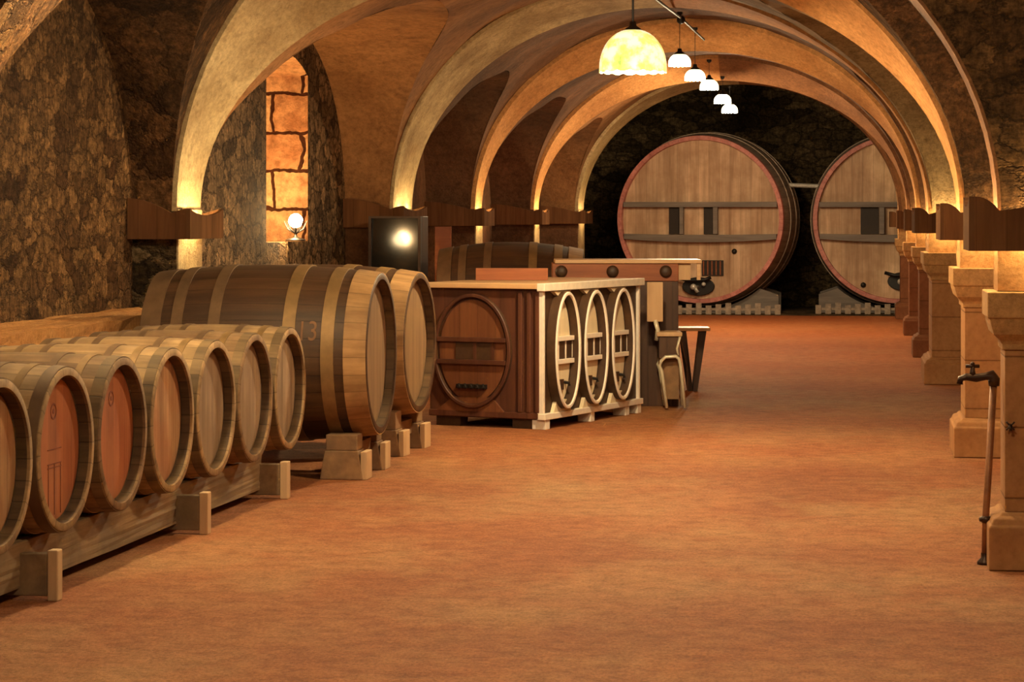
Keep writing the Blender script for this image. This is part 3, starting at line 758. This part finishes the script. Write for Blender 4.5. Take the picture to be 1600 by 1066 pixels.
# tray on the cabinet
q=at(805,432,18.6); tt=thing('wooden_tray','low reddish wooden tray lying on the far side of the cabinet top','tray',(q.x,q.y,1.0625),TH-.02)
bm=NB(); box(bm,-.29,.24,-.03,.03,.0,.012); obj('base',bm,M['counter'],tt)
bm=NB(); box(bm,-.29,.24,-.04,-.03,.0,.09); box(bm,-.29,.24,.03,.04,.0,.09); box(bm,-.30,-.29,-.04,.04,.0,.09); box(bm,.24,.25,-.04,.04,0,.09); obj('rim',bm,M['counter'],tt)

# ---------- counter behind ----------
Zk=19.85; kc=cw(.33,Zk)
t=thing('bar_counter','chestnut bar counter with round dark knobs, behind the carved cabinet','counter',(kc.x,kc.y,0),TH)
x1=(1060-800)/F*Zk-.33
bm=NB(); box(bm,0,x1,0,.5,0,1.02); obj('body',bm,M['counter_dark'],t,bevel=.004)
bm=NB(); box(bm,0,x1,-.01,.5,1.021,1.165); obj('apron',bm,M['counter'],t,bevel=.004)
bm=NB(); box(bm,.02,x1+.19,-.03,.53,1.166,1.196); obj('countertop',bm,M['top_tan'],t,bevel=.004)
for px in (877,957,1040):
    xx=(px-800)/F*Zk-.33; bm=NB(); lathe(bm,[(0,-.05),(.03,-.05),(.045,-.035),(.05,-.01),(.05,.0)],'y',24,mtx=Matrix.Translation((xx,-.01,1.10))); obj('knob',bm,M['case_dark'],t,smooth=True)
bm=NB(); box(bm,x1+.15,x1+.18,-.01,.02,1.03,1.166); obj('bracket',bm,M['top_tan'],t)
bm=NB(); box(bm,x1+.001,x1+.10,.02,.05,1.03,1.166); obj('end_panel',bm,M['post'],t)
# high chair in front of the counter
Zs=19.45; sc=cw((1046-800)/F*Zs,Zs)
t=thing('bar_chair','high chair with pale wooden back and bent metal tube legs beside the counter','chair',(sc.x,sc.y,0),TH)
f=Zs/F
X=lambda px:(px-1046)*f
Zz=lambda py:EYE-(py-HY)*f
bm=NB(); box(bm,X(1011),X(1036),.0,.025,Zz(503),Zz(441)); obj('backrest',bm,M['post'],t,bevel=.006)
bm=NB(); tube(bm,[(X(1024),.012,Zz(500)),(X(1028),.012,Zz(516)),(X(1026),.03,Zz(532))],.018,8); obj('back_post',bm,M['chrome'],t,smooth=True)
bm=NB(); box(bm,X(1026),X(1066),-.02,.30,Zz(526),Zz(519)); obj('seat',bm,M['post'],t,bevel=.008)
bm=NB(); tube(bm,[(X(1063),.0,Zz(524)),(X(1058),.0,Zz(545)),(X(1062),.02,Zz(566))],.011,8); obj('seat_bracket',bm,M['chrome'],t,smooth=True)
for dy in (0,.27):
    bm=NB(); P=[(X(1042),dy,.015),(X(1034),dy,Zz(580)),(X(1031),dy,Zz(572)),(X(1033),dy,Zz(564)),(X(1040),dy,Zz(558)),(X(1056),dy,Zz(557)),(X(1061),dy,Zz(561)),(X(1063),dy,Zz(570)),(X(1070),dy,.015)]
    tube(bm,P,.014,10); obj('leg_frame',bm,M['chrome'],t,smooth=True)
bm=NB(); box(bm,X(1036),X(1062),.10,.13,.08,Zz(560)); obj('footboard',bm,M['cradle'],t)
bm=NB(); box(bm,X(1030),X(1062),.0,.27,Zz(560),Zz(526)); obj('seat_box',bm,M['counter_dark'],t)
# low bench
g=at(1082,512,21.6); t=thing('side_bench','small low wooden bench right of the high chair','bench',(g.x,g.y,0),TH)
bm=NB(); box(bm,-.14,.15,-.1,.2,.535,.565); obj('seat',bm,M['top_tan'],t,bevel=.004)
for s in (-1,1):
    bm=NB(); prism(bm,[(s*.12,.535),(s*.06,.535),(s*.02-.02,.0),(s*.02+.02,.0)],'y',-.06,.14); obj('leg',bm,M['counter_dark'],t)

# ---------- dark glass cabinet ----------
Zg=22.35; P=at(625,375,Zg); dc=(Vector((0,0,EYE))-P).normalized(); dl=(pn-P).normalized(); nrm=(dc+dl).normalized()
yaw=math.atan2(nrm.x,-nrm.y); pit=math.asin(nrm.z)          # the door mirrors the niche lamp
gx=Vector((math.cos(yaw),math.sin(yaw),0)); gc=P-gx*.045; gc.z=0
t=thing('glass_cabinet','black glass-fronted cabinet reflecting a lamp, behind the big casks','cabinet',(gc.x,gc.y,0),yaw)
gz=EYE+(HY-338)*Zg/F
bm=NB(); box(bm,-.25,.25,.04,.22,0,gz); obj('case',bm,M['counter_dark'],t,bevel=.005)
bm=NB(); box(bm,-.225,.225,-.004,.002,.75-P.z,gz-.02-P.z)
gd=obj('glass_door',bm,M['glass'],t); gd.location=(0,0,P.z); gd.rotation_euler=(-pit,0,0)
bm=NB(); box(bm,-.25,-.225,-.03,.04,.7,gz); box(bm,.225,.25,-.03,.04,.7,gz); box(bm,-.225,.225,-.03,.04,gz-.02,gz); obj('door_frame',bm,M['case_dark'],t)
# upright board by the cask behind
g=at(692,354,24.2); t=obj('wooden_board',(lambda b:(box(b,-.08,.085,-.012,.012,0,EYE-14*24.2/F),b)[1])(NB()),M['counter'],None,bevel=.004)
t.location=(g.x,g.y,0); t.rotation_euler=(0,0,TH); tag(t,'upright reddish board standing behind the black glass cabinet','board')

# ---------- giant casks ----------
def giant(cx,label,ups,Zq=38.9,plate=True,door=(1090,448)):
    c=at(cx,343,Zq); Rg=1.345
    t=thing('giant_cask',label,'cask',(c.x,c.y,c.z),-.10 if plate else -.03,'giant casks at the end of the hall')
    bm=NB(); prof=[(Rg-.06,.10),(Rg-.05,.0)]
    lathe(bm,[(Rg-.075,.16),(Rg-.07,0),(Rg-.005,0),(Rg,.01),(Rg+.005,.10),(Rg-.01,.10)],'y',96); obj('red_rim',bm,M['red_rim'],t,smooth=True,autos=True)
    bm=NB(); prof=[(Rg,.10)]
    for k in range(1,13):
        y=.10+2.0*k/12; prof.append((Rg+.075*math.sin(PI*k/12)**.8,y))
    lathe(bm,prof+[(0,2.1)],'y',96); obj('staves',bm,M['giant_side'],t,smooth=True,autos=True)
    bm=NB(); lathe(bm,[(0,.13),(Rg-.07,.13)],'y',96); obj('head',bm,M['giant'],t)
    for y0 in (.5,1.0,1.5):
        bm=NB(); k=(y0-.1)/2; r=Rg+.075*math.sin(PI*k)**.8; k2=(y0+.02)/2; r2=Rg+.075*math.sin(PI*k2)**.8
        lathe(bm,[(r-.01,y0),(r+.012,y0),(r2+.012,y0+.12),(r2-.01,y0+.12)],'y',96,closed=True); obj('hoop',bm,M['giant_side'],t,smooth=True,autos=True)
    f=Zq/F; xx=lambda px:(px-cx)*f; zz=lambda py:(343-py)*f
    for z,bow in ((zz(320),-.0),(zz(370),.05)):
        hw=math.sqrt((Rg-.07)**2-z*z)-.01
        pts=[]; n=16
        for k in range(n+1):
            q=-1+2*k/n; pts.append((q*hw,z+.045-bow*(1-q*q)*.3))
        for k in range(n+1):
            q=1-2*k/n; pts.append((q*hw,z-.04-bow*(1-q*q)))
        bm=NB(); prism(bm,pts,'y',-.01,.128); obj('crossbar',bm,M['grey_bar'],t,bevel=.006)
    for a,b,c_,d_ in ups:
        bm=NB(); box(bm,xx(a),xx(b),.10,.129,zz(366),zz(324)); obj('dark_panel',bm,M['window_dark'],t)
        bm=NB(); box(bm,xx(c_),xx(d_),.0,.128,zz(366),zz(324)); obj('upright',bm,M['grey_bar'],t,bevel=.004)
    # manhole door with its iron clamp, and taps
    dx,dz=xx(door[0]),zz(door[1])
    bm=NB(); prism(bm,[(dx+.26*math.cos(a)*1.0,dz+.15*math.sin(a)) for a in [2*PI*k/28 for k in range(28)]],'y',.06,.129); obj('door',bm,M['black'],t,bevel=.01)
    bm=NB(); tube(bm,[(dx-.30,-.03,dz+.14),(dx-.15,-.05,dz+.10),(dx+.12,-.05,dz+.11),(dx+.22,-.03,dz+.15)],.03,8); obj('door_clamp',bm,M['black'],t,smooth=True)
    bm=NB(); tube(bm,[(dx-.02,.07,dz-.02),(dx-.02,-.12,dz-.02),(dx+.02,-.12,dz-.09)],[.05,.035,.03],10); ball(bm,(dx-.05,-.12,dz+.0),.05,2); ball(bm,(dx+.1,-.02,dz+.04),.035,2); obj('tap',bm,M['white_metal'],t,smooth=True)
    bm=NB(); ball(bm,(xx(1146) if plate else xx(1349),.12,zz(393) if plate else zz(446)),.045,2); obj('stopper',bm,M['black'],t,smooth=True)
    if plate:
        bm=NB(); box(bm,xx(1095),xx(1129),.10,.129,zz(431),zz(407)); pl=obj('slatted_plate',bm,M['window_dark'],t)
        bm=NB()
        for k in range(5): x_=xx(1097+6.6*k); box(bm,x_,x_+.02,.085,.101,zz(430),zz(408))
        obj('slat',bm,M['counter'],pl)
        pl['label']='dark plate with upright slats'
    return c,t
gl,_=giant(1093,'left giant cask, whole round red-rimmed front in view',[(1043,1060,1061,1067),(1098,1113,1114,1121)])
gr,_=giant(1402,'right giant cask, its right half hidden behind the arch piers',[(1345,1373,1374,1382)],plate=False,door=(1412,440))
for c,lab in ((gl,'grey masonry cradle under the left giant cask'),(gr,'grey masonry cradle with low uprights under the right giant cask')):
    t=thing('cask_plinth',lab,'plinth',(c.x,c.y,0),0,'plinths under the giant casks')
    Rg=1.345+.015
    for y0 in (.25,1.55):
        pts=[(-1.25,0),(1.25,0),(1.25,.30)]
        for k in range(17):
            x=.95-1.9*k/16; pts.append((x,max(.02,c.z-math.sqrt((Rg+.10)**2-x*x))))
        pts.append((-1.25,.30))
        bm=NB(); prism(bm,pts,'y',y0,y0+.22); obj('saddle',bm,M['grey_bar'],t)
    bm=NB()
    for k in range(17):
        x=-1.25+2.5*k/16; box(bm,x-.045,x+.045,-.2,-.17,0,.14+.02*(k%3))
    box(bm,-1.28,1.28,-.17,-.15,.06,.10); obj('low_boards',bm,M['giant_side'],t)
# bar between the two giant casks
a=at(1226,289,39.6); b=at(1284,291,39.6)
bm=NB(); tube(bm,[a+Vector((.03,0,0)),b-Vector((.03,0,0))],.035,10); t=obj('tie_rod',bm,M['white_metal']); tag(t,'pale horizontal rod between the two giant casks','rod')

# ---------- standpipe with tap ----------
g=ground(1539,882); f=g and (F*EYE/(872-HY))/F
t=thing('standpipe','brown water standpipe with a bronze tap, in front of the nearest pedestal','standpipe',(g.x,g.y,0),TH)
top=(.040,0,EYE-(588-HY)*f)
bm=NB(); tube(bm,[(0,0,0),(.003,0,.2),top],.0155,12); obj('pipe',bm,M['copper'],t,smooth=True)
bm=NB(); lathe(bm,[(0,.0),(.035,0),(.035,.012),(.018,.03),(.018,.05)],'z',18); obj('flange',bm,M['tapm'],t,smooth=True)
zt=top[2]
bm=NB(); tube(bm,[(.040,0,zt-.03),(.040,0,zt+.0),(.030,0,zt+.018),(.0,0,zt+.012),(-.04,0,zt+.005),(-.085,0,zt+.010),(-.108,0,zt+.002),(-.112,0,zt-.022)],[.024,.027,.024,.017,.019,.016,.015,.015],12); obj('spout',bm,M['tapm'],t,smooth=True)
bm=NB(); tube(bm,[(-.055,0,zt+.008),(-.055,0,zt+.055)],[.016,.009],10); tube(bm,[(-.085,0,zt+.058),(-.025,0,zt+.058)],.008,8); ball(bm,(-.055,0,zt+.068),.011,1); obj('handle',bm,M['tapm'],t,smooth=True)
bm=NB(); zc=EYE-(803-HY)*f; tube(bm,[(-.022,0,zc),(.075,.03,zc)],.011,8); lathe(bm,[(.015,zc-.014),(.022,zc-.014),(.022,zc+.014),(.015,zc+.014)],'z',16,closed=True,mtx=Matrix.Translation((.006,0,0))); obj('wall_clamp',bm,M['tapm'],t,smooth=True)
# small tap on the pedestal face
q=on_plane(1578,665,10.85)
t=thing('small_tap','little dark tap fixed to the face of the nearest pedestal','tap',(q.x,10.845,q.z))
bm=NB(); tube(bm,[(0,0,0),(0,-.03,.0),(0,-.035,-.02)],.009,8); obj('spout',bm,M['tapm'],t,smooth=True)
bm=NB()
for k in range(4):
    a=PI/4+PI/2*k; tube(bm,[(0,-.02,0),(.025*math.cos(a),-.025,.025*math.sin(a))],.004,6)
obj('handle',bm,M['tapm'],t,smooth=True)

# ---------- camera, world ----------
cam=bpy.data.cameras.new('camera'); co=bpy.data.objects.new('camera',cam); C.objects.link(co)
co.location=(0,0,EYE); co.rotation_euler=(PI/2,0,TH); cam.sensor_width=36; cam.lens=F/1600*36
cam.shift_y=(HY-533)/1600; cam.clip_end=200; SC.camera=co
w=bpy.data.worlds.new('world'); SC.world=w; w.use_nodes=True
w.node_tree.nodes['Background'].inputs[0].default_value=(1,.70,.45,1); w.node_tree.nodes['Background'].inputs[1].default_value=.2
vs=SC.view_settings; vs.view_transform='Standard'; vs.look='None'; vs.gamma=1; vs.exposure=0.55; vs.use_curve_mapping=False
SC.cycles.max_bounces=8
